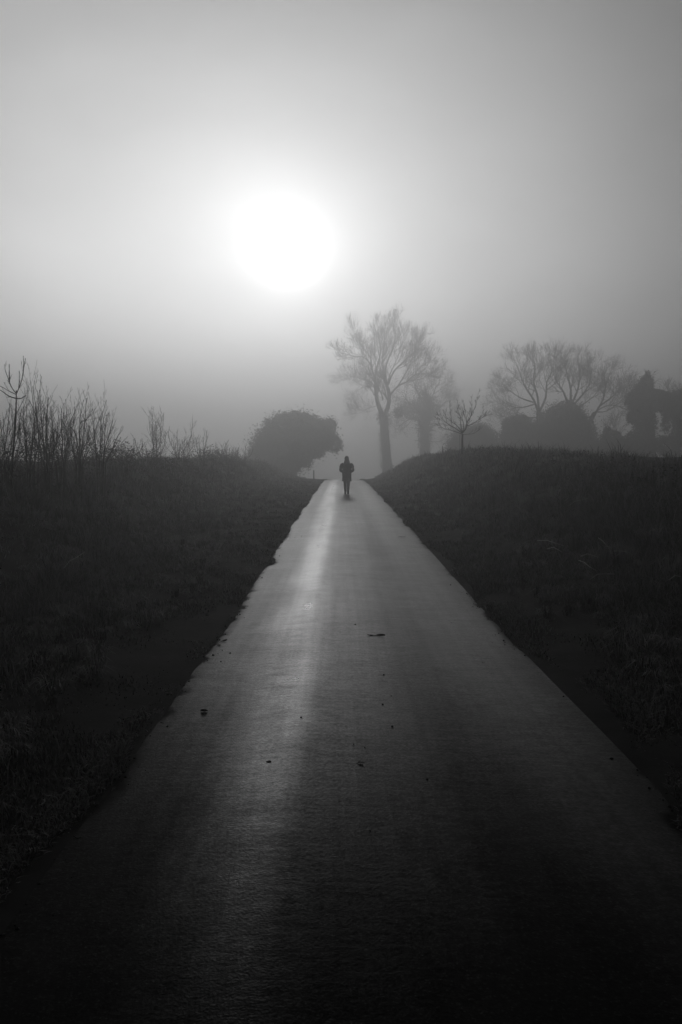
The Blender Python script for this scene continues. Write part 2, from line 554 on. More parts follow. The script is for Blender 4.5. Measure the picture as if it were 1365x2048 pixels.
rs = np.random.RandomState(5)
hl = lambda x, y: 0.05 + 0.06 * sstep(1.9, 3.2, -x) + 0.13 * sstep(3.6, 6, -x)
hr = lambda x, y: 0.06 + 0.10 * sstep(2.3, 3.6, x) + 0.14 * sstep(3.6, 6, x)
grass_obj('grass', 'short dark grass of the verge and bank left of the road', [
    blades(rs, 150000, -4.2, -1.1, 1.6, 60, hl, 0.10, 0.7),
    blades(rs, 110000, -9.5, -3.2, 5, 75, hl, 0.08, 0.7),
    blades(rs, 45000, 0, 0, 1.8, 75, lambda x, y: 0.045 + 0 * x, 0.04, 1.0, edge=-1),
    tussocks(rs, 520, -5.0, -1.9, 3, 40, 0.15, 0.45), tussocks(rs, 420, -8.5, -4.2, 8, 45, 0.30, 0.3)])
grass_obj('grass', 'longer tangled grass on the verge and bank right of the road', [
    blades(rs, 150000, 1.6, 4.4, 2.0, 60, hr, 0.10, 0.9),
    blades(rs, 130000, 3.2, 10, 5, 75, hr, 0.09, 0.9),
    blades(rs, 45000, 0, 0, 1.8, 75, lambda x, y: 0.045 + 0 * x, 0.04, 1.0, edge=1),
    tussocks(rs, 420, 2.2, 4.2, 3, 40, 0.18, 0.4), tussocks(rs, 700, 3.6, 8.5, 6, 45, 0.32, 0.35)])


# ------------------------------------------------------------------ leaf masses
def leaf_cards(rs, P, size, flat=0.0):
    """leaf-shaped quads (diamonds, folded along the midrib) at points P"""
    n = len(P)
    a = rs.randn(n, 3); a[:, 2] *= (1 - flat * 0.6); a /= np.linalg.norm(a, axis=1)[:, None]
    b_ = np.cross(a, rs.randn(n, 3)); b_ /= np.linalg.norm(b_, axis=1)[:, None]
    s = (size * (0.6 + 0.8 * rs.rand(n)))[:, None]
    v = np.empty((n, 4, 3))
    v[:, 0] = P - a * s; v[:, 1] = P + b_ * s * 0.45; v[:, 2] = P + a * s; v[:, 3] = P - b_ * s * 0.45
    c = np.cross(a, b_)
    v[:, 1] += c * s * 0.12; v[:, 3] += c * s * 0.12
    idx = np.arange(n)[:, None] * 4
    tri = np.concatenate([idx + [0, 1, 2], idx + [0, 2, 3]], 1).reshape(-1)
    return v.reshape(-1, 3), tri


def blob_points(rs, blobs, n, shell=0.55):
    """points in lumpy ellipsoids: blobs = [(centre, (rx,ry,rz))]; denser towards the skin"""
    vol = np.array([b_[1][0] * b_[1][1] * b_[1][2] for b_ in blobs]) ** 0.8
    cnt = rs.multinomial(n, vol / vol.sum())
    out = []
    for (c, r), k in zip(blobs, cnt):
        d = rs.randn(k, 3); d /= np.linalg.norm(d, axis=1)[:, None]
        lump = 1 + 0.42 * fbm(d[:, 0] * 2.4 + c[0], d[:, 2] * 2.4 + d[:, 1] * 1.7 + c[2], 5)
        rad = (shell + (1 - shell) * rs.rand(k)) * lump * (1 + 0.05 * rs.randn(k) + 0.20 * (rs.rand(k) < 0.30) * np.abs(rs.randn(k)))
        out.append(np.array(c) + d * np.array(r) * rad[:, None])
    return np.concatenate(out)


def leaves(name, P, size, m, parent, rs, flat=0.0):
    o0 = np.array(parent.matrix_basis.translation) if parent else np.array([0, 0, 0.])
    v, tri = leaf_cards(rs, P - o0, np.full(len(P), size), flat)
    o = fast_mesh(name, v, 3, tri, m, smooth=False)
    if parent: o.parent = parent
    return o


# ------------------------------------------------------------------ branching
def grow(mb, rnd, p, d, length, r, level, cfg):
    segs = cfg.get('segs', 5) if level > 1 else max(3, cfg.get('segs', 5) - 1)
    pts, p, d = [p.copy()], p.copy(), d.normalized()
    for k in range(segs):
        j = Vector((rnd.gauss(0, 1), rnd.gauss(0, 1), rnd.gauss(0, 1))) * cfg.get('wiggle', 0.18)
        d = (d + j + Vector((0, 0, cfg.get('up', 0.08)))).normalized()
        p = p + d * (length / segs)
        pts.append(p.copy())
    rmin = cfg.get('rmin', 0.004)
    rad = [max(rmin, r * (1 - 0.75 * k / segs)) for k in range(segs + 1)]
    mb.tube(pts, rad, 5 if r > 0.05 else (4 if r > 0.02 else 3), cap=False)
    if level <= 0:
        return
    kids(mb, rnd, pts, rad, length, level, cfg)


def kids(mb, rnd, pts, rad, length, level, cfg, n=None, start=0.25):
    n = cfg['n'][level - 1] if n is None else n
    m = len(pts) - 1
    for c in range(n):
        s = start + (1 - start) * (c + rnd.random()) / n
        x = min(s * m, m - 1e-4); k = int(x); fr = x - k
        p = pts[k].lerp(pts[k + 1], fr)
        d = (pts[k + 1] - pts[k]).normalized()
        side = d.cross(Vector((rnd.gauss(0, 1), rnd.gauss(0, 1), rnd.gauss(0, 1)))).normalized()
        a = math.radians(rnd.uniform(*cfg.get('angle', (28, 62))))
        nd = d * math.cos(a) + side * math.sin(a)
        ln = length * cfg['ratio'] * rnd.uniform(0.6, 1.2) * (1.1 - 0.5 * s)
        if 'lens' in cfg:
            ln = cfg['lens'][level - 1] * rnd.uniform(0.55, 1.25) * (1.15 - 0.45 * s)
        rr = (rad[k] * (1 - fr) + rad[k + 1] * fr) * cfg.get('rratio', 0.6)
        grow(mb, rnd, p, nd, ln, rr, level - 1, cfg)


def pline(pts, Y, sub=3):
    """picture-plane polyline with depth offsets -> world points, smoothed"""
    P = [at(q[0], q[1], Y + (q[2] if len(q) > 2 else 0)) for q in pts]
    out = []
    for k in range(len(P) - 1):
        a, b_ = P[max(k - 1, 0)], P[min(k + 2, len(P) - 1)]
        for s in range(sub):
            t_ = s / sub
            m1, m2 = (P[k + 1] - a) * 0.5, (b_ - P[k]) * 0.5
            h1, h2 = 2 * t_**3 - 3 * t_**2 + 1, t_**3 - 2 * t_**2 + t_
            out.append(P[k] * h1 + m1 * h2 + P[k + 1] * (-2 * t_**3 + 3 * t_**2) + m2 * (t_**3 - t_**2))
    out.append(P[-1])
    return out


def bare_tree(name, label, cat, Y, limbs, cfg, seed, base, group=None, ivy=None, trunk_n=1, shrink=None):
    """limbs: list of (polyline px, r0, r1, kids); the first trunk_n of them are the trunk"""
    rnd = random.Random(seed)
    o = empty(name, base); tag(o, label, cat, group)
    tr, cw = MB(), MB()
    for k, (pl, r0, r1, nk) in enumerate(limbs):
        if shrink:
            cx_, cy_, f_ = shrink; q2 = []
            for p_ in pl:
                u_ = min(1, max(0, (cy_ + 30 - p_[1]) / 60.0)); g_ = 1 + (f_ - 1) * u_
                q2.append((cx_ + (p_[0] - cx_) * g_, cy_ + (p_[1] - cy_) * g_ if p_[1] < cy_ else p_[1]) + tuple(p_[2:]))
            pl = q2
        P = pline(pl, Y)
        q_ = 1.0 if k < trunk_n or Y < 50 else 0.72
        q_ *= 1.22 if Y > 60 else 1.0
        rad = np.linspace(r0 * q_, r1 * q_, len(P))
        if k == 0:
            rad[0] *= 1.35
        (tr if k < trunk_n else cw).tube(P, rad, 9 if r0 > 0.15 else 6)
        ln = sum((P[q + 1] - P[q]).length for q in range(len(P) - 1))
        if nk:
            kids(cw, rnd, P, list(rad), ln * cfg.get('first', 1.0), len(cfg['n']), cfg, nk, cfg.get('start', 0.3))
    tr.build('trunk', M_bark, o)
    cw.build('crown', M_twig, o)
    if ivy:
        rs_ = np.random.RandomState(seed)
        leaves('ivy', blob_points(rs_, ivy[0], ivy[1], 0.3), ivy[2], M_ivy, o, rs_)
    return o


def G(px, Y, dz=0.0):
    x = at(px, 938, Y).x
    return Vector((x, Y, float(ground_z(x, Y)) + dz))


def PX(Y, d):                      # d pixels at depth Y in metres
    return d / F * Y


def pblob(px, py, rx, ry, Y, dy=0.0, rd=None):
    c = at(px, py, Y + dy)
    return (tuple(c), (PX(Y, rx), PX(Y, rx) if rd is None else rd, PX(Y, ry)))


# --- tall bare tree beside the lane
Y = 135.0
cfg_big = dict(n=[5, 7, 5], lens=[1.35, 2.1, 3.3], ratio=0.5, segs=5, wiggle=0.10, up=0.15, rmin=0.0135, rratio=0.6, angle=(22, 58), first=0.75)
g = G(776, Y)
gp = 945
big = [
    ([(777, gp), (773, 905), (770, 870), (768, 838), (766, 826)], 0.66, 0.54, 0),
    ([(766, 832), (755, 806, -.3), (750, 780, -.6), (748, 756, -.8)], 0.46, 0.30, 4),
    ([(770, 832), (778, 808, .3), (779, 785, .5), (775, 768, .6), (770, 745, .8)], 0.44, 0.27, 4),
    ([(748, 758, -.8), (742, 735, -1.2), (733, 712, -1.8), (718, 700, -2.2), (697, 698, -2.6), (668, 690, -3)], 0.20, 0.03, 12),
    ([(748, 758, -.8), (748, 735, -.6), (756, 708, -.5), (760, 680, -.2), (752, 640, 0)], 0.22, 0.03, 13),
    ([(742, 735, -1.2), (735, 700, 1), (715, 672, 1.4), (700, 645, 1.6)], 0.14, 0.03, 11),
    ([(750, 772, -.5), (735, 757, 1), (720, 752, 1.6), (697, 746, 2), (676, 742, 2.4)], 0.13, 0.02, 9),
    ([(747, 790, -.6), (736, 772, -2), (722, 770, -2.6), (700, 782, -3)], 0.12, 0.02, 9),
    ([(770, 748, .8), (774, 715, .9), (788, 682, 1.2), (794, 650, 1.4), (790, 628, 1.6)], 0.20, 0.03, 13),
    ([(770, 748, .8), (765, 715, 2), (768, 675, 2.6), (776, 632, 3)], 0.18, 0.03, 12),
    ([(776, 768, .6), (790, 735, -.6), (812, 712, -1.2), (835, 690, -1.6), (855, 670, -2)], 0.20, 0.03, 12),
    ([(779, 792, .4), (800, 768, .2), (822, 757, 0), (838, 742, 0), (860, 738, 0), (880, 738, .2)], 0.19, 0.03, 12),
    ([(838, 744, 0), (848, 728, .4), (862, 716, .6), (876, 708, .8)], 0.09, 0.02, 7),
    ([(800, 768, .2), (820, 735, 2.0), (832, 705, 2.6), (842, 680, 3)], 0.14, 0.02, 11),
    ([(765, 800, 0), (762, 786, 3), (745, 760, 3.6), (722, 722, 4)], 0.15, 0.03, 11),
    ([(775, 770, .6), (782, 740, 3.2), (800, 700, 3.8), (812, 655, 4)], 0.15, 0.03, 11),
    ([(752, 812, -.2), (738, 816, .5), (725, 822, .8)], 0.07, 0.02, 8),
]
ivyb = [pblob(770, 880, 12, 45, Y), pblob(774, 928, 14, 18, Y), pblob(768, 835, 15, 18, Y), pblob(797, 826, 13, 12, Y), pblob(737, 770, 8, 12, Y)]
bare_tree('bare_tree', 'tall bare tree with forked trunk, the tallest tree beside the road', 'tree', Y, big, cfg_big, 3, g, 'bare trees in the fog', (ivyb, 6000, 0.12), shrink=(772, 800, 0.86))

# --- second tree behind it
Y = 158.0
cfg2 = dict(n=[5, 7, 5], lens=[1.45, 2.4, 4.1], ratio=0.5, segs=5, wiggle=0.15, up=0.03, rmin=0.016, rratio=0.55, angle=(30, 70), first=0.8)
tr2 = [
    ([(852, 935), (851, 900), (850, 860), (850, 820), (852, 780)], 1.0, 0.22, 16),
    ([(851, 860), (870, 850, -1), (888, 846, -1.5), (905, 840, -2)], 0.24, 0.05, 8),
    ([(850, 850), (830, 838, 1), (812, 842, 1.5), (800, 852, 2)], 0.24, 0.05, 8),
    ([(850, 838), (872, 822, 2), (890, 806, 2.5), (902, 800, 3)], 0.24, 0.05, 9),
    ([(850, 835), (830, 815, -2), (814, 800, -3), (806, 790, -3)], 0.24, 0.05, 9),
    ([(850, 815), (864, 795, -1), (872, 775, -2), (880, 765, -2)], 0.20, 0.05, 9),
    ([(850, 815), (838, 790, 2), (830, 770, 2), (826, 760, 2)], 0.20, 0.05, 9),
    ([(851, 880), (872, 884, -.5), (890, 879, -1)], 0.14, 0.04, 5),
]
ivy2 = [pblob(850, 880, 15, 50, Y), pblob(850, 815, 26, 34, Y), pblob(815, 820, 20, 20, Y), pblob(850, 925, 14, 20, Y)]
bare_tree('ivy_tree', 'faint broad tree with ivied trunk, behind the tall forked bare tree', 'tree', Y, tr2, cfg2, 8, G(852, Y), 'bare trees in the fog', (ivy2, 6000, 0.2))

# --- trees right, beyond the bank
Y = 114.0
cfg3 = dict(n=[5, 7, 5], lens=[1.1, 1.8, 2.8], ratio=0.5, segs=5, wiggle=0.12, up=0.11, rmin=0.0125, rratio=0.55, angle=(25, 60), first=0.85)
oa = [
    ([(1085, 925), (1084, 880), (1080, 840), (1078, 825)], 0.42, 0.30, 0),
    ([(1078, 828), (1068, 800, .5), (1050, 772, 1), (1040, 745, 1.2), (1034, 728, 1.4)], 0.22, 0.03, 13),
    ([(1078, 825), (1076, 795, -.5), (1068, 765, -1), (1070, 735, -1), (1068, 718, -1)], 0.22, 0.03, 13),
    ([(1080, 822), (1092, 795, 0), (1094, 765, .6), (1104, 742, 1), (1100, 722, 1)], 0.20, 0.03, 12),
    ([(1070, 808), (1045, 815, -1), (1022, 812, -1.5), (1000, 798, -2)], 0.14, 0.03, 10),
    ([(1068, 805), (1040, 795, 1.6), (1015, 778, 2), (998, 770, 2)], 0.14, 0.03, 10),
    ([(1078, 835), (1050, 835, 1), (1025, 832, 1), (1003, 840, 1)], 0.12, 0.03, 9),
]
bare_tree('bare_tree', 'spreading bare tree nearest the sapling, above the clipped dark evergreen mass', 'tree', Y, oa, cfg3, 21, G(1085, Y), 'bare trees in the fog')
ob = [
    ([(1142, 925), (1142, 880), (1140, 840), (1140, 815)], 0.45, 0.32, 0),
    ([(1140, 818), (1128, 785, .5), (1112, 760, 1), (1106, 735, 1)], 0.22, 0.03, 12),
    ([(1140, 818), (1142, 780, -.6), (1134, 745, -1), (1126, 715, -1)], 0.24, 0.03, 14),
    ([(1140, 815), (1154, 785, .6), (1160, 755, 1), (1156, 722, 1.2)], 0.22, 0.03, 13),
    ([(1142, 815), (1165, 790, -1), (1180, 765, -1.5), (1184, 735, -1.6)], 0.20, 0.03, 12),
    ([(1145, 822), (1172, 805, 1.5), (1190, 790, 2), (1198, 778, 2)], 0.14, 0.03, 9),
]
bare_tree('bare_tree', 'tallest bare crown rising straight out of the dark evergreen mass', 'tree', Y + 3, ob, cfg3, 22, G(1142, Y + 3), 'bare trees in the fog')
oc = [
    ([(1172, 925), (1174, 880), (1180, 845), (1190, 826)], 0.34, 0.24, 0),
    ([(1190, 828), (1206, 800, .5), (1213, 770, .8), (1222, 742, 1)], 0.18, 0.03, 12),
    ([(1188, 826), (1212, 812, -.5), (1236, 812, -1), (1258, 822, -1.2)], 0.14, 0.02, 10),
    ([(1200, 812), (1222, 796, -1.6), (1240, 780, -2), (1250, 776, -2)], 0.14, 0.02, 10),
    ([(1192, 824), (1214, 822, 1.2), (1240, 805, 1.6), (1262, 800, 2)], 0.12, 0.02, 9),
]
bare_tree('bare_tree', 'low bare tree leaning right between the evergreen mass and the ivy column', 'tree', Y, oc, cfg3, 23, G(1172, Y), 'bare trees in the fog')


def leafy(name, label, cat, base, blobs, n, size, seed, m=M_leaf, group=None, stems=(), trunk='trunk'):
    rs_ = np.random.RandomState(seed); rnd = random.Random(seed)
    o = empty(name, base); tag(o, label, cat, group)
    leaves('crown', blob_points(rs_, blobs, n), size, m, o, rs_)
    mb = MB()
    for (P, r0, r1) in stems:
        mb.tube(P, np.linspace(r0, r1, len(P)), 8)
        kids(mb, rnd, P, list(np.linspace(r0, r1, len(P))), sum((P[q + 1] - P[q]).length for q in range(len(P) - 1)), 2,
             dict(n=[6, 6], ratio=0.45, lens=[PX(base.y, 16), PX(base.y, 34)], wiggle=0.10, up=0.10, rmin=0.013), 16, 0.3)
    if stems:
        mb.build(trunk, M_bark, o)
    return o


Y = 111.0
leafy('evergreen_bush', 'large rounded dark evergreen bush under the bare crowns', 'bush', G(1120, Y),
      [pblob(1122, 862, 58, 46, Y), pblob(1132, 830, 34, 28, Y), pblob(1112, 838, 30, 22, Y), pblob(1085, 872, 38, 32, Y), pblob(1160, 862, 28, 36, Y), pblob(1175, 890, 22, 30, Y), pblob(1120, 895, 66, 34, Y), pblob(1062, 865, 14, 12, Y), pblob(1056, 885, 20, 32, Y)],
      60000, 0.145, 31, stems=[(pline([(1120, 920), (1118, 880), (1122, 845)], Y), 0.2, 0.08)])
leafy('evergreen_bush', 'ragged smaller bush between the sapling and the large evergreen bush', 'bush', G(1028, Y),
      [pblob(1032, 862, 24, 30, Y), pblob(1045, 842, 18, 14, Y), pblob(1018, 848, 16, 12, Y), pblob(1020, 885, 20, 30, Y), pblob(1052, 880, 22, 36, Y), pblob(1010, 870, 9, 12, Y)],
      16000, 0.145, 32, stems=[(pline([(1030, 920), (1028, 880), (1032, 850)], Y), 0.12, 0.05)])
Y = 108.0
leafy('dome_bush', 'smooth dome shaped bush directly behind the thin sapling', 'bush', G(945, Y),
      [pblob(948, 885, 42, 36, Y), pblob(962, 872, 28, 26, Y), pblob(925, 895, 30, 24, Y), pblob(970, 900, 28, 24, Y)],
      26000, 0.145, 33, stems=[(pline([(948, 925), (948, 890), (950, 868)], Y), 0.15, 0.06)])
Y = 104.0
leafy('ivy_column', 'tall tree wholly wrapped in ivy with a narrow pointed top', 'tree', G(1292, Y),
      [pblob(1293, 768, 15, 18, Y), pblob(1295, 752, 6, 11, Y), pblob(1286, 782, 20, 16, Y), pblob(1300, 800, 28, 22, Y), pblob(1268, 798, 17, 17, Y), pblob(1318, 795, 22, 16, Y), pblob(1328, 812, 18, 14, Y), pblob(1280, 815, 22, 20, Y),
       pblob(1290, 850, 20, 50, Y), pblob(1290, 895, 24, 30, Y), pblob(1268, 835, 14, 14, Y)],
      34000, 0.145, 34, M_ivy, stems=[(pline([(1291, 925), (1292, 860), (1293, 800), (1293, 752)], Y), 0.3, 0.06)])
leafy('ivy_tree', 'ivied tree half cut off by the photo edge, right of the pointed one', 'tree', G(1358, Y - 1),
      [pblob(1352, 810, 26, 26, Y), pblob(1375, 800, 26, 24, Y), pblob(1340, 825, 16, 16, Y), pblob(1356, 870, 13, 45, Y), pblob(1380, 850, 16, 40, Y), pblob(1336, 892, 22, 22, Y), pblob(1332, 850, 9, 14, Y)],
      14000, 0.16, 35, M_ivy, stems=[(pline([(1358, 925), (1357, 870), (1358, 810), (1362, 782)], Y - 1), 0.22, 0.05),
                                     (pline([(1357, 850), (1345, 820), (1340, 790), (1334, 775)], Y - 1), 0.1, 0.03)])
leafy('low_shrub', 'low shrub in the gap between the evergreen mass and the ivy column', 'bush', G(1225, Y),
      [pblob(1225, 880, 24, 18, Y), pblob(1215, 865, 9, 14, Y), pblob(1240, 892, 30, 16, Y), pblob(1262, 880, 10, 20, Y), pblob(1200, 895, 20, 14, Y)],
      8000, 0.15, 36, M_bramble, stems=[(pline([(1225, 920), (1222, 880), (1216, 850)], Y), 0.05, 0.02), (pline([(1228, 920), (1232, 870), (1233, 840)], Y), 0.05, 0.015)],
      trunk='stem')
# --- round evergreen left of the road
Y = 90.0
leafy('round_evergreen', 'big rounded evergreen overhanging the road on the left of the crest', 'tree', G(585, Y),
      [pblob(580, 868, 50, 38, Y), pblob(555, 885, 48, 42, Y), pblob(535, 915, 36, 34, Y), pblob(612, 862, 42, 36, Y), pblob(646, 868, 30, 34, Y, 1.5), pblob(628, 886, 28, 30, Y, .8), pblob(610, 912, 18, 26, Y), pblob(632, 900, 20, 18, Y, .8),
       pblob(592, 838, 38, 14, Y), pblob(570, 925, 38, 34, Y), pblob(670, 888, 17, 20, Y, 2), pblob(658, 850, 16, 14, Y, 1), pblob(590, 905, 24, 34, Y), pblob(520, 940, 32, 22, Y), pblob(517, 912, 18, 26, Y), pblob(512, 930, 18, 26, Y), pblob(550, 945, 40, 24, Y)],
      90000, 0.12, 41, stems=[(pline([(588, 955), (586, 920), (580, 880), (575, 855)], Y), 0.35, 0.1), (pline([(586, 915), (612, 885, .5), (640, 862, 1.2)], Y), 0.16, 0.04)])

# ------------------------------------------------------------------ the sapling on the bank and its neighbours
Y = 38.0
base = G(924, Y)
gy = H / 2 - F * math.tan(math.atan((base.z - CAMZ) / Y) - PITCH)
cfg_s = dict(n=[4, 5], lens=[0.16, 0.34], ratio=0.42, segs=4, wiggle=0.13, up=0.16, rmin=0.005, rratio=0.55, angle=(18, 46), first=0.55, start=0.25)
sap = [
    ([(924.5, gy + 3), (925, 895), (925, 880), (925.5, 868)], 0.056, 0.044, 0),
    ([(925.5, 869), (915, 864.5, .1), (900, 860, .2), (886, 856, .3), (878, 847, .3), (876, 840, .3)], 0.022, 0.006, 9),
    ([(925.5, 867), (912, 857, -.2), (898, 849, -.3), (886, 839, -.4), (879, 831, -.4)], 0.022, 0.006, 9),
    ([(925.5, 866), (916, 853, .3), (906, 845, .5), (895, 836, .6), (889, 826, .6)], 0.02, 0.005, 8),
    ([(904, 846, .4), (903, 834, .4), (901, 820, .4), (899, 811, .4)], 0.012, 0.005, 4),
    ([(925.5, 866), (922, 850, .1), (922, 835, .2), (916, 822, .3), (914, 808, .3)], 0.02, 0.005, 7),
    ([(925.5, 866), (928, 848, -.3), (924, 836, -.5), (928, 825, -.5), (930, 806, -.5)], 0.02, 0.005, 7),
    ([(925.5, 866), (933, 856, .1), (935, 845, .1), (942, 832, .1), (944, 820, 0), (944, 797, 0)], 0.028, 0.005, 9),
    ([(944, 827, 0), (950, 816, 0), (954, 803, -.1), (957, 787, -.1)], 0.012, 0.0045, 5),
    ([(934, 852, .1), (945, 848, -.2), (956, 841, -.3), (966, 834, -.4), (974, 830, -.5)], 0.02, 0.005, 9),
    ([(958, 840, -.3), (964, 830, -.3), (967, 822, -.3)], 0.01, 0.0045, 3),
    ([(925.5, 870), (935, 868.5, .3), (948, 867, .5), (955, 862, .6), (962, 857, .6)], 0.014, 0.004, 5),
    ([(930, 860, 0), (938, 845, .5), (941, 835, .8), (937, 824, .9)], 0.016, 0.004, 7),
    ([(926, 865, 0), (934, 846, -.5), (930, 832, -.8), (921, 818, -.9)], 0.014, 0.004, 7),
]
bare_tree('sapling', 'small bare sapling with goblet crown standing on the grassy bank', 'tree', Y, sap, cfg_s, 51, base)


def thin_post(name, label, cat, px, top, Y, r, lean=0.0, sink=0.2):
    b0 = G(px, Y); t0 = at(px + lean, top, Y)
    P = [b0 - Vector((0, 0, sink)), b0.lerp(t0, 0.5), t0]
    mb = MB(); mb.tube(P, [r, r, r * 0.92], 8)
    mb.tube([t0 + (t0 - b0).normalized() * 0.0, t0 + (t0 - b0).normalized() * r * 0.6], [r * 0.92, r * 0.35], 8)
    o = mb.build(name, M_post, None, False, origin=np.array(b0))
    return tag(o, label, cat)


thin_post('wooden_stake', 'thin wooden stake close beside the sapling trunk', 'stake', 920.3, 869, 38.1, 0.012)
thin_post('fence_post', 'slim upright post on the bank left of the sapling', 'post', 885.5, 893, 44, 0.02)
thin_post('marker_post', 'faint short post at the foot of the round evergreen by the crest', 'post', 628, 941, 72, 0.06)


def arch(name, label, cat, pts, Y, r, m, group=None, twigs=0, seed=1):
    rnd = random.Random(seed)
    P = pline(pts, Y); mb = MB()
    rad = list(np.linspace(r, r * 0.5, len(P)))
    mb.tube(P, rad, 5)
    if twigs:
        kids(mb, rnd, P, rad, 0.5, 1, dict(n=[3], ratio=0.5, wiggle=0.2, up=0.1, rmin=0.003), twigs, 0.3)
    return tag(mb.build(name, m, None, True, origin=np.array(P[0])), label, cat, group)


arch('bramble', 'arching bramble stem on the bank between slim post and sapling', 'bramble', [(893, 915), (896, 905), (899, 899), (908, 903, .2), (918, 906, .3)], 42, 0.011, M_twig, None, 7, 3)

# ------------------------------------------------------------------ hedgerow shrubs on the left bank
def shrub(label, Y, stems, seed, twigs, cfg=None, name='bare_shrub', r0=0.011, group='bare shrubs along the left bank', mainr=None):
    """stems: px polylines from root to tip; each is a part, the fine twigs another"""
    rnd = random.Random(seed)
    bx = sum(s[0][0] for s in stems) / len(stems)
    o = empty(name, G(bx, Y)); tag(o, label, 'shrub', group)
    tw = MB()
    cfg = cfg or dict(n=[3, 3], ratio=0.32, segs=4, wiggle=0.07, up=0.16, rmin=0.0022, rratio=0.6, angle=(18, 42))
    for s in stems:
        q = G(s[0][0], Y + (s[0][2] if len(s[0]) > 2 else 0))
        P = pline(s, Y)
        if s[0][1] > 900: P[0] = q - Vector((0, 0, 0.1))
        mb = MB(); rr = r0 * rnd.uniform(0.7, 1.15) * (1 if s[0][1] > 900 or mainr is None else mainr)
        rad = np.linspace(rr, max(rr * 0.45, 0.0035 * Y / 15), len(P))
        mb.tube(P, rad, 6)
        d = (P[-1] - P[-2]).normalized()           # a fat end bud
        e = rad[-1]
        mb.tube([P[-1], P[-1] + d * e * 2.5, P[-1] + d * e * 6], [e, e * 1.5, e * 0.4], 6)
        mb.build('stem', M_bark, o)
        ln = sum((P[k + 1] - P[k]).length for k in range(len(P) - 1))
        kids(tw, rnd, P, list(rad), ln, len(cfg['n']), cfg, twigs, 0.12)
    tw.build('twigs', M_twig, o)
    return o


shrub('tall single stemmed young tree with candelabra top at the left photo edge', 14.3, [
    [(22, 955), (27, 900), (31, 850), (32.5, 815), (33, 786)],
    [(33, 788), (40, 772, .1), (46, 752, .1), (47.5, 730, .1), (47, 714, .1)],
    [(46, 752, .1), (48, 735, .15), (51, 719, .2)],
    [(32, 786), (24, 775, -.1), (16, 755, -.1), (11, 740, -.1), (10, 731, -.1)],
    [(19, 764, -.1), (19, 748, -.2), (19, 732, -.2)],
    [(38, 776, .1), (39, 760, 0), (39, 745, 0)],
    [(33, 789), (20, 783, .2), (6, 775, .3), (-6, 770, .4)],
    [(33, 797), (18, 792, -.2), (4, 782, -.3), (-6, 778, -.4)],
    [(33, 797), (42, 797, .1), (51, 792, .2)]], 61, 2, name='young_tree', r0=0.021, mainr=0.5)

specs = []
def fan(cx, by, n, spread_px, tops, rnd, wob=4):
    out = []
    for k in range(n):
        x0 = cx + rnd.uniform(-0.35, 0.35) * spread_px * 0.5
        x1 = cx + (k / (n - 1) - 0.5) * spread_px + rnd.uniform(-wob, wob)
        y1 = rnd.uniform(*tops)
        m = 0.5
        dz = rnd.uniform(-.7, .7)
        out.append([(x0, by, dz * .4), (x0 * .55 + x1 * .45 + rnd.uniform(-wob, wob) * .6, by * .6 + y1 * .4, dz * .8), (x0 * .15 + x1 * .85, by * .3 + y1 * .7, dz), (x1, y1, dz)])
    return out


rn = random.Random(77)
shrub('dense thicket of thin stems crowding the young tree at the photo edge', 14.8, fan(8, 955, 16, 84, (805, 885), rn), 62, 9, r0=0.008)
shrub('clump of upright poles just right of the candelabra young tree', 15.5,
      [[(55, 950), (54, 900), (52, 860), (55, 795)], [(68, 950), (70, 880), (66, 800, .3), (61, 762, .3)],
       [(75, 950), (78, 900), (74, 830), (66, 775)]] + fan(62, 950, 9, 50, (808, 875), rn), 63, 9, r0=0.009)
shrub('clump with one thick straight pole topping its neighbours', 16.0,
      [[(90, 945), (87, 880), (83, 840), (80, 782)], [(95, 945), (92, 880), (94, 830), (97, 797)],
       [(85, 945), (80, 890), (72, 830), (58, 800)]] + fan(95, 945, 9, 56, (812, 865), rn), 64, 9)
shrub('bushy clump of medium poles in the middle of the left thicket', 17.0, fan(122, 945, 13, 56, (815, 875), rn), 65, 9, r0=0.010)
shrub('wide forked clump whose outer stems bend right then rise', 17.5,
      [[(162, 940), (152, 890), (136, 850), (132, 800)], [(160, 940), (160, 870), (161, 835), (167, 802)],
       [(160, 940), (160, 850), (172, 842), (185, 820)], [(158, 940), (166, 880), (171, 830), (173, 799)],
       [(165, 940), (152, 870), (140, 850), (152, 820)]] + fan(160, 940, 9, 60, (838, 885), rn), 66, 8)
shrub('slender clump with a long bent shoot at the right end of the thicket', 18.5,
      [[(200, 935), (201, 880), (203, 840), (213, 802)], [(203, 935), (205, 880), (206, 860), (207, 838)],
       [(206, 935), (212, 890), (220, 865), (226, 841)], [(208, 935), (222, 905), (230, 885), (235, 874)],
       [(195, 935), (190, 880), (188, 850), (190, 835)]] + fan(203, 935, 7, 50, (850, 895), rn), 67, 8)
cf = dict(n=[4, 4], ratio=0.36, segs=4, wiggle=0.07, up=0.14, rmin=0.0034, rratio=0.6, angle=(22, 50))
shrub('slim feathery shrub, the tallest in the middle of the left skyline', 30, fan(314, 935, 8, 34, (825, 880), rn, 3), 68, 9, cf)
shrub('ragged low clump reaching left from the feathery shrub', 27, fan(290, 935, 6, 60, (870, 905), rn, 4), 69, 6, cf, r0=0.012)
shrub('broad twiggy clump right of the feathery shrub', 33, fan(365, 935, 11, 52, (848, 890), rn, 3), 70, 8, cf)
shrub('thin loose clump with two taller single shoots', 36, fan(405, 935, 7, 36, (862, 900), rn, 3), 71, 6, cf)
shrub('small round twiggy bush near the round evergreen', 42, fan(455, 932, 11, 46, (882, 905), rn, 3), 72, 7, cf, r0=0.014)
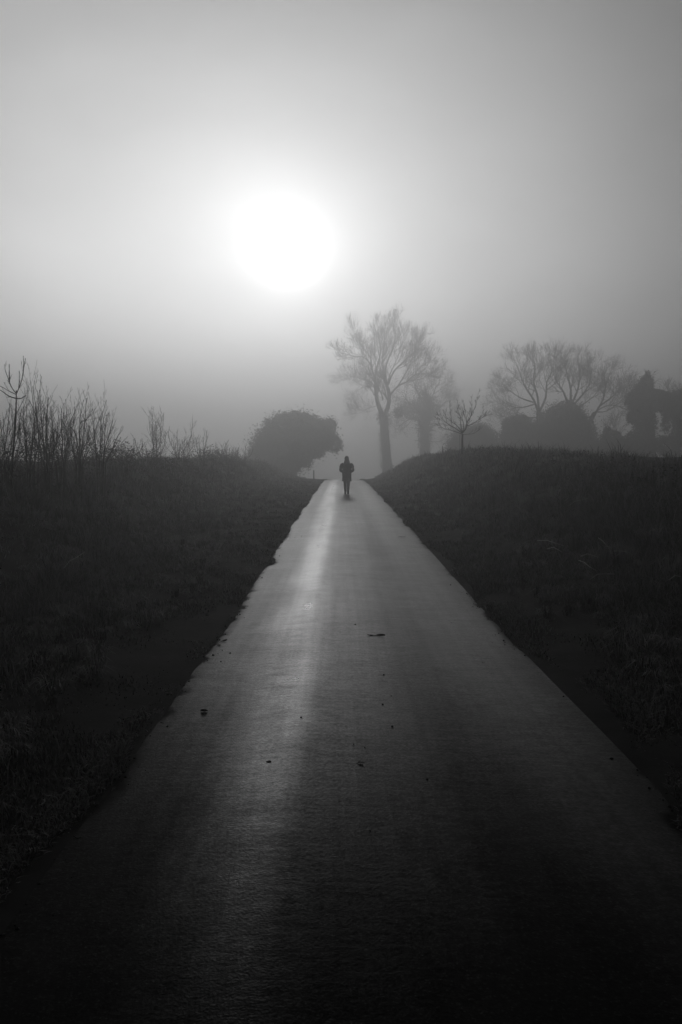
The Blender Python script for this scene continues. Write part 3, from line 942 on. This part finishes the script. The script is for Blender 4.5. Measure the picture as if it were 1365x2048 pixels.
shrub('last faint low clump against the round evergreen', 46, fan(488, 930, 7, 36, (892, 915), rn, 3), 73, 6, cf, r0=0.014)
shrub('low sprawling twigs between the thicket and the skyline clumps', 23, fan(250, 930, 8, 70, (890, 912), rn, 5), 74, 6, cf, r0=0.009)


# ------------------------------------------------------------------ undergrowth on the banks (one mass each)
def under(label, n, xf, ylo, yhi, hf, size, seed):
    rs_ = np.random.RandomState(seed)
    y = ylo * (yhi / ylo) ** rs_.rand(n)
    x = xf(y, rs_.rand(n))
    cl = fbm(x * 0.9 + 40, y * 0.7, 4)
    k = rs_.rand(n) < np.clip(0.5 + 1.6 * cl, 0.03, 1)
    x, y, cl = x[k], y[k], cl[k]
    hh = hf(x, y) * np.clip(0.45 + 2.4 * cl, 0.05, 1.8)
    z = ground_z(x, y) + hh * rs_.rand(len(x)) ** 0.8
    P = np.stack([x, y, z], -1)
    v, tri = leaf_cards(rs_, P, size * (0.5 + y / 28.0), 0.4)
    o = fast_mesh('undergrowth', v, 3, tri, M_bramble, smooth=False)
    return tag(o, label, 'undergrowth', kind='stuff')


under('dark brambles and ivy covering the top of the left bank', 80000, lambda y, u: -4.9 - 3.6 * u, 8, 62,
      lambda x, y: 0.10 + 0.46 * sstep(5.0, 6.4, -x), 0.024, 81)
under('dark brambles along the crest of the right bank', 42000, lambda y, u: 4.4 + 4.0 * u, 8, 60,
      lambda x, y: 0.06 + 0.24 * sstep(5.0, 6.2, x), 0.030, 82)


def sprig(label, px, top, Y, seed, n=11, lean=0):
    rs_ = np.random.RandomState(seed)
    x0 = at(px, 938, Y).x
    b0 = Vector((x0, Y, float(ground_z(x0, Y)) - 0.05)); t0 = at(px + lean, top, Y)
    o = empty('bramble_sprig', b0); tag(o, label, 'bramble', 'leafy sprigs on the right bank crest')
    mid = b0.lerp(t0, 0.55) + Vector((0.03 * rs_.randn(), 0.03 * rs_.randn(), 0.02))
    P = [b0, b0.lerp(mid, 0.5), mid, t0, t0 + Vector((-0.03, 0.01, -0.012))]
    mb = MB(); mb.tube(P, [0.006, 0.005, 0.004, 0.003, 0.002], 5); mb.build('stem', M_twig, o)
    mb2 = MB()
    for k in range(n):
        s = 0.35 + 0.65 * k / (n - 1)
        q = b0.lerp(t0, s) + Vector(rs_.randn(3) * [0.03, 0.03, 0.008])
        a = Vector(rs_.randn(3) * [1, 1, .5]).normalized(); bb = a.cross(Vector(rs_.randn(3))).normalized(); c = a.cross(bb)
        L_ = 0.032 * (1.15 - 0.5 * s) * rs_.uniform(.8, 1.3)
        mb2.add([q - a * L_, q - a * L_ * .3 + bb * L_ * .55 + c * L_ * .1, q + a * L_ * .4 + bb * L_ * .45 + c * L_ * .1, q + a * L_ * 1.2,
                 q + a * L_ * .4 - bb * L_ * .45 + c * L_ * .1, q - a * L_ * .3 - bb * L_ * .55 + c * L_ * .1], [[0, 1, 2, 3], [0, 3, 4, 5]])
    mb2.build('foliage', M_bramble, o, False)
    return o


for lab, px, top, Yy, sd_, n_, ln_ in [
        ('tallest leafy sprig, bent over left, on the right bank crest', 1208, 901, 17.5, 1, 16, -5),
        ('short bushy sprig just right of the tall bent sprig', 1224, 913, 17.5, 2, 14, 0),
        ('low leafy sprig mid way along the crest brambles', 1246, 920, 16.8, 3, 10, 3),
        ('two pronged leafy sprig above the dip in the crest', 1268, 912, 16.2, 4, 14, 2),
        ('small pointed sprig rising from the dip in the crest', 1307, 923, 15.4, 5, 10, -1),
        ('hooked leafy sprig near the right photo edge', 1329, 916, 14.8, 6, 14, 0),
        ('curled sprig closest to the right photo edge', 1347, 915, 14.4, 7, 12, 3),
        ('tiny sprig alone on the smooth crest right of the sapling', 1025, 905, 27, 8, 14, 1),
        ('flat leafy tuft at the highest point of the right bank', 1105, 905, 21, 9, 16, 0)]:
    sprig(lab, px, top, Yy, sd_, n_, ln_)


# ------------------------------------------------------------------ things found by casting a pixel to the ground
def hit(px, py, fn):
    d = ray(px, py); o = Vector((0, 0, CAMZ)); s = 1.0
    while s < 120:
        p = o + d * s
        if p.z < fn(p.x, p.y): break
        s += 0.01
    return p


road_h = lambda x, y: float(road_z(y) + camber(x)) + 0.002
gnd_h = lambda x, y: float(ground_z(x, y)) + 0.16

straws = [
    ('long pale straw curving down to the right, nearest the road of the bright ones', [(1158, 1122), (1168, 1133), (1180, 1143), (1194, 1151)]),
    ('pale straw lying flat in a shallow arc above the curved one', [(1162, 1114), (1175, 1116), (1188, 1120), (1199, 1124)]),
    ('thin pale straw at the left end of the bright cluster', [(1095, 1099), (1107, 1102), (1118, 1108), (1124, 1112)]),
    ('faint long straw slanting across the bank above the bright cluster', [(1075, 1082), (1095, 1088), (1112, 1094), (1128, 1099)]),
    ('bright straw falling steeply from the upper bank', [(1197, 1077), (1206, 1090), (1215, 1101), (1222, 1104)]),
    ('bright forked straw end at the foot of the steep one', [(1222, 1104), (1236, 1110), (1250, 1112), (1260, 1115)]),
    ('pale stick rising rightward high on the bank', [(1136, 1014), (1150, 1009), (1163, 1006), (1176, 1003)]),
    ('short pale stick over the pale rising stick', [(1130, 1003), (1138, 1001), (1146, 1000)]),
    ('short pale straw alone near the right photo edge', [(1325, 1122), (1330, 1124), (1335, 1127)]),
    ('level pale straw low on the bank at the right photo edge', [(1338, 1162), (1350, 1162), (1362, 1164)]),
    ('faint straw lying level below the bright cluster', [(1180, 1161), (1195, 1158), (1212, 1157), (1230, 1158)]),
    ('pale straw in the grass of the left verge', [(128, 1138), (140, 1130), (152, 1124), (170, 1112)]),
]
for lab, pl in straws:
    P = [hit(x, y, gnd_h) + Vector((0, 0, 0.06)) for x, y in pl]
    P[0].z -= 0.05
    mb = MB(); Ym = P[0].y
    mb.tube(P, np.linspace(0.0055, 0.003, len(P)) * (0.7 + Ym / 26), 5)
    o = mb.build('dead_straw', M_straw, None, True, origin=np.array(P[0]))
    tag(o, lab, 'straw', 'dead straws on the grass')


def leaf_litter(label, px, py, size, seed, flatk=0.35, squash=0.6):
    rs_ = np.random.RandomState(seed)
    p = hit(px, py, road_h)
    n = 12; th = np.linspace(0, 2 * math.pi, n, endpoint=False)
    a_ = rs_.uniform(-0.5, 0.5); l_ = size * np.cos(th)
    w_ = size * squash * np.sin(th) * (1 - 0.55 * np.abs(np.cos(th))) * (0.8 + 0.4 * rs_.rand(n))
    x, y = l_ * math.cos(a_) - w_ * math.sin(a_), l_ * math.sin(a_) + w_ * math.cos(a_)
    z = size * flatk * (0.25 + 0.9 * np.clip(np.cos(th + rs_.uniform(0, 6)), 0, 1))
    top = np.stack([p.x + x, p.y + y, p.z + z + 0.003], -1); ctr = [[p.x, p.y, p.z + 0.006]]
    v = np.concatenate([top, ctr])
    f = [[k, (k + 1) % n, n] for k in range(n)]
    o = mesh_obj('fallen_leaf', v, f, M_deadleaf, None, False, np.array(p))
    md = o.modifiers.new('thick', 'SOLIDIFY'); md.thickness = 0.0025
    return tag(o, label, 'leaf', 'fallen leaves on the road')


leaf_litter('widest dark dead leaf lying right of the road middle', 760, 1272, 0.055, 1, 0.25)
leaf_litter('smaller dead leaf touching the left end of the widest leaf', 742, 1271, 0.035, 2, 0.25)
leaf_litter('curled dark leaf on the bare left half of the road', 409, 1424, 0.026, 3, 0.8)
leaf_litter('dark leaf near the left road edge, beyond the curled one', 448, 1283, 0.034, 4, 0.4)
leaf_litter('small leaf scrap beside the leaf near the left edge', 438, 1291, 0.02, 5, 0.4)
leaf_litter('leaf half in the grass at the left road edge', 404, 1297, 0.035, 6, 0.4)
leaf_litter('flattened dead leaf in the near middle of the road', 722, 1526, 0.022, 7, 0.2)
leaf_litter('leaf crumpled on the left edge in front of the curled leaf', 340, 1393, 0.024, 8, 0.7)
leaf_litter('thin dark leaf far up the right lane', 804, 1074, 0.09, 9, 0.12, 0.5)
leaf_litter('dark leaf on the left road margin, nearest the camera', 155, 1677, 0.016, 10, 0.7)
leaf_litter('leaf fragment left of the wet streak, close to the camera', 538, 1525, 0.016, 11, 0.4)


def stone(label, px, py, size, seed):
    rs_ = np.random.RandomState(seed)
    p = hit(px, py, road_h)
    rings = []
    for k, (zz, rr) in enumerate([(-.3, .7), (0.1, 1.0), (.5, .95), (.9, .6), (1.05, .2)]):
        th = np.linspace(0, 2 * math.pi, 8, endpoint=False)
        r = size * rr * (0.8 + 0.4 * rs_.rand(8))
        rings.append(np.stack([p.x + r * np.cos(th), p.y + r * np.sin(th), np.full(8, p.z + zz * size)], -1))
    mb = MB(); mb.rings(rings)
    return tag(mb.build('stone', M_stone, None, False, origin=np.array(p)), label, 'stone', 'small stones on the road')


for k, (lab, px, py, s_) in enumerate([
        ('dark pebble right of the middle, farthest of the row of three', 768, 1350, .010),
        ('dark pebble in the middle of the row of three', 766, 1409, .010),
        ('dark pebble nearest the camera in the row of three', 785, 1453, .010),
        ('dark pebble below the bright wet streak', 603, 1435, .008),
        ('lone pebble in the right lane, in front of the flattened leaf', 855, 1559, .009),
        ('lone pebble low in the dark foreground of the right lane', 957, 1696, .008),
        ('tiny pebble between the two leaves and the crown line', 711, 1249, .010),
        ('tiny pebble just right of the row of three', 783, 1392, .006),
        ('tiny pebble left of the flattened leaf', 708, 1489, .006),
        ('tiny pebble right of the flattened leaf', 730, 1495, .006),
        ('small pebble near the right road margin by the grass tongue', 1119, 1355, .012),
        ('dark clod on the right margin, closest to the verge', 1248, 1443, .016),
        ('dark clod beside the closest one on the right margin', 1225, 1463, .012),
        ('dark clod low on the right margin at the photo edge', 1299, 1577, .012),
        ('flat clod on the right margin above the lowest one', 1322, 1568, .012),
        ('tiny pebble in the foreground under the wet streak', 741, 1662, .006)]):
    stone(lab, px, py, s_ * 0.75, 200 + k)

# crumbs of soil and tarmac strewn along both edges of the lane
rs = np.random.RandomState(9)
n_ = 2600
gy_ = 1.8 * (45 / 1.8) ** rs.rand(n_); sd_ = rs.rand(n_) < 0.45
off_ = np.abs(rs.randn(n_)) * 0.09 * (0.4 + 1.3 * np.clip(fbm(gy_ * 1.4, 3.0 + 40 * sd_, 3) + 0.4, 0, 1)) - 0.03
gx_ = np.where(sd_, edge_l(gy_) + off_, edge_r(gy_) - off_)
r_ = 0.0035 + 0.009 * rs.rand(n_) ** 3
gz_ = road_z(gy_) + camber(gx_) + r_ * 0.3
oct_ = np.array([[1, 0, 0], [0, 1, 0], [-1, 0, 0], [0, -1, 0], [0, 0, .8], [0, 0, -.6]])
gv_ = np.stack([gx_, gy_, gz_], -1)[:, None, :] + oct_[None] * r_[:, None, None] * (0.6 + 0.8 * rs.rand(n_, 6, 1))
gf_ = np.array([[0, 1, 4], [1, 2, 4], [2, 3, 4], [3, 0, 4], [1, 0, 5], [2, 1, 5], [3, 2, 5], [0, 3, 5]])
grit = fast_mesh('grit', gv_.reshape(-1, 3), 3, (np.arange(n_)[:, None, None] * 6 + gf_[None]).reshape(-1), M_stone, smooth=False)
tag(grit, 'dark crumbs of soil strewn along both edges of the road', 'grit', kind='stuff')

# ------------------------------------------------------------------ the walker
def ell(cx, cy, cz, rx, ry, n=20, sq=2.0, dz=None):
    th = np.linspace(0, 2 * math.pi, n, endpoint=False)
    c, s = np.cos(th), np.sin(th)
    e = 2.0 / sq
    x = cx + rx * np.sign(c) * np.abs(c) ** e; y = cy + ry * np.sign(s) * np.abs(s) ** e
    z = np.full(n, cz) if dz is None else cz + dz(c, s)
    return np.stack([x, y, z], -1)


def skin_body(name, nodes, edges, m, parent, root=0):
    me = bpy.data.meshes.new(name)
    me.from_pydata([n_[0] for n_ in nodes], edges, [])
    o = bpy.data.objects.new(name, me); COL.objects.link(o); o.parent = parent
    sm = o.modifiers.new('skin', 'SKIN'); sm.use_smooth_shade = True
    for k, n_ in enumerate(nodes):
        sv = me.skin_vertices[0].data[k]; r = n_[1]
        sv.radius = r if isinstance(r, tuple) else (r, r); sv.use_root = (k == root)
    ss = o.modifiers.new('smooth', 'SUBSURF'); ss.levels = 2; ss.render_levels = 2
    dg = bpy.context.evaluated_depsgraph_get()
    me2 = bpy.data.meshes.new_from_object(o.evaluated_get(dg))
    o.modifiers.clear(); o.data = me2; me2.materials.clear(); me2.materials.append(m)
    return o


Yp = 36.0
px_ = at(694, 987, Yp)
pb = Vector((px_.x, Yp, road_h(px_.x, Yp)))
pr = empty('person', pb)
tag(pr, 'person in dark knee length coat and hat walking away up the road', 'person')
nodes, edges = [], []


def nd(p, r, par=None):
    nodes.append((p, r)); k = len(nodes) - 1
    if par is not None: edges.append((par, k))
    return k


pel = nd((0, 0, 0.90), (0.14, 0.10))
sp1 = nd((0, 0.0, 1.08), (0.12, 0.09), pel)
sp2 = nd((0, 0.0, 1.28), (0.14, 0.09), sp1)
nk = nd((0, 0.01, 1.42), 0.052, sp2)
hd0 = nd((0, 0.02, 1.50), (0.060, 0.075), nk)
hd1 = nd((0, 0.025, 1.58), (0.074, 0.092), hd0)
hd2 = nd((0, 0.02, 1.655), (0.055, 0.065), hd1)
nose = nd((0, 0.125, 1.555), 0.012, hd1)
for s in (-1, 1):
    nd((s * 0.082, 0.01, 1.56), 0.013, hd1)                      # ears
    hp = nd((s * 0.09, 0, 0.86), 0.085, pel)
    fy = 0.10 if s < 0 else -0.08                                 # left leg ahead, right trailing
    kn = nd((s * 0.078, fy * 0.55 + 0.03, 0.48), 0.056, hp)
    an = nd((s * 0.058, fy - 0.02, 0.09), 0.036, kn)
    he = nd((s * 0.058, fy - 0.04, 0.04), 0.034, an)
    nd((s * 0.066, fy + 0.15, 0.03), (0.036, 0.022), an)
    sh = nd((s * 0.185, 0, 1.34), 0.055, sp2)
    el = nd((s * 0.285, -0.03, 1.09), 0.040, sh)
    wr = nd((s * 0.205, 0.16, 1.00), 0.026, el)
    pm = nd((s * 0.165, 0.205, 0.965), (0.034, 0.018), wr)
    for f_ in range(4):                                           # fingers curled in the pocket
        k1 = nd((s * (0.150 - 0.004 * f_), 0.235 - 0.016 * f_, 0.945 - 0.012 * f_), 0.0095, pm)
        k2 = nd((s * (0.128 - 0.004 * f_), 0.240 - 0.018 * f_, 0.922 - 0.014 * f_), 0.0088, k1)
        nd((s * (0.112 - 0.002 * f_), 0.228 - 0.018 * f_, 0.908 - 0.012 * f_), 0.008, k2)
    t1 = nd((s * 0.168, 0.225, 0.985), 0.010, pm)
    nd((s * 0.140, 0.245, 0.978), 0.009, t1)
skin_body('body', nodes, edges, M_skin, pr)

# coat
mb = MB()
prof = [(0.57, .215, .165, 0), (0.60, .218, .168, 0), (0.75, .208, .160, 0), (0.90, .200, .150, 0), (1.02, .196, .146, 0), (1.15, .200, .146, 0),
        (1.26, .212, .142, 0), (1.33, .205, .125, 0), (1.375, .160, .105, 0), (1.41, .105, .085, .01), (1.44, .085, .08, .012)]
mb.rings([ell(0, q[3], q[0], q[1], q[2], 24, 2.5, (lambda c, s: 0.010 * np.sin(5 * np.arctan2(s, c))) if q[0] < .6 else None) for q in prof])
for s in (-1, 1):
    P = [Vector(p) for p in [(s * .15, 0, 1.345), (s * .215, -.005, 1.30), (s * .262, -.02, 1.19), (s * .282, -.02, 1.11), (s * .268, .05, 1.065), (s * .235, .11, 1.03), (s * .195, .165, .995)]]
    mb.tube(P, [.075, .088, .080, .066, .070, .062, .052], 14)
mb.v = [v + np.array(pb) for v in mb.v]
coat = mb.build('coat', M_coat, pr)
for s in (-1, 1):
    mb = MB()
    mb.rings([ell(s * .135 + pb.x, .163 + pb.y, pb.z + zz, .075, .045 - .01 * (k == 0), 14, 3) for k, zz in enumerate((.80, .84, .98, .985))])
    mb.build('pocket', M_coat, coat, origin=np.array(pb))
# trousers
mb = MB()
for s in (-1, 1):
    fy = 0.10 if s < 0 else -0.08
    P = [Vector(p) + pb for p in [(s * .085, 0, .90), (s * .082, fy * .3 + .01, .68), (s * .075, fy * .55 + .03, .48), (s * .066, fy * .8, .28), (s * .058, fy - .02, .10)]]
    mb.tube(P, [.105, .095, .074, .064, .054], 14)
mb.build('trousers', M_trouser, pr)
for s in (-1, 1):
    fy = 0.10 if s < 0 else -0.08
    cx = s * .060 + pb.x; cy = pb.y + fy - .01
    mb = MB()
    mb.rings([ell(cx, cy + o_, pb.z + zz, rx, ry, 16, 2.4) for zz, o_, rx, ry in
              [(0.0, .055, .046, .135), (.025, .055, .050, .140), (.05, .05, .048, .128), (.08, .02, .046, .085), (.12, -.01, .046, .056), (.17, -.01, .05, .056), (.20, -.012, .052, .058)]])
    mb.build('boot', M_boot, pr)
# hat and hair
mb = MB()
mb.rings([ell(pb.x, pb.y + .015, pb.z + zz, rx, ry, 18) for zz, rx, ry in
          [(1.560, .098, .112), (1.575, .104, .118), (1.60, .103, .117), (1.61, .099, .112), (1.65, .092, .104), (1.685, .070, .08), (1.705, .035, .04), (1.71, .01, .01)]])
mb.build('hat', M_hat, pr)
mb = MB()
mb.rings([ell(pb.x, pb.y - .045 - o_, pb.z + zz, rx, ry, 18, 2, lambda c, s: 0.012 * np.cos(7 * np.arctan2(s, c))) for zz, o_, rx, ry in
          [(1.30, .075, .10, .030), (1.34, .072, .135, .05), (1.40, .05, .142, .062), (1.46, .02, .122, .07), (1.52, 0, .102, .07), (1.57, -.01, .096, .072), (1.60, -.02, .088, .07)]])
mb.build('hair', M_hair, pr)

# ------------------------------------------------------------------ fog: one even volume around everything
hv = np.array([[x, y, z] for z in (-14.0, 31.0) for y in (-45.0, 430.0) for x in (-330.0, 330.0)])
hm = bpy.data.materials.new('fog')
hm.use_nodes = True
t = hm.node_tree
t.nodes.clear()
ho = t.nodes.new('ShaderNodeOutputMaterial')
pv = t.nodes.new('ShaderNodeVolumePrincipled')
pv.inputs['Color'].default_value = (HAZE_ALBEDO,) * 3 + (1,)
pv.inputs['Density'].default_value = HAZE_DENSITY
pv.inputs['Anisotropy'].default_value = HAZE_G
t.links.new(pv.outputs[0], ho.inputs['Volume'])
haze = mesh_obj('haze', hv, [[0, 2, 3, 1], [4, 5, 7, 6], [0, 1, 5, 4], [2, 6, 7, 3], [0, 4, 6, 2], [1, 3, 7, 5]], hm, None, False)
tag(haze, 'pale fog filling the air over the road and fields', 'fog', kind='stuff')
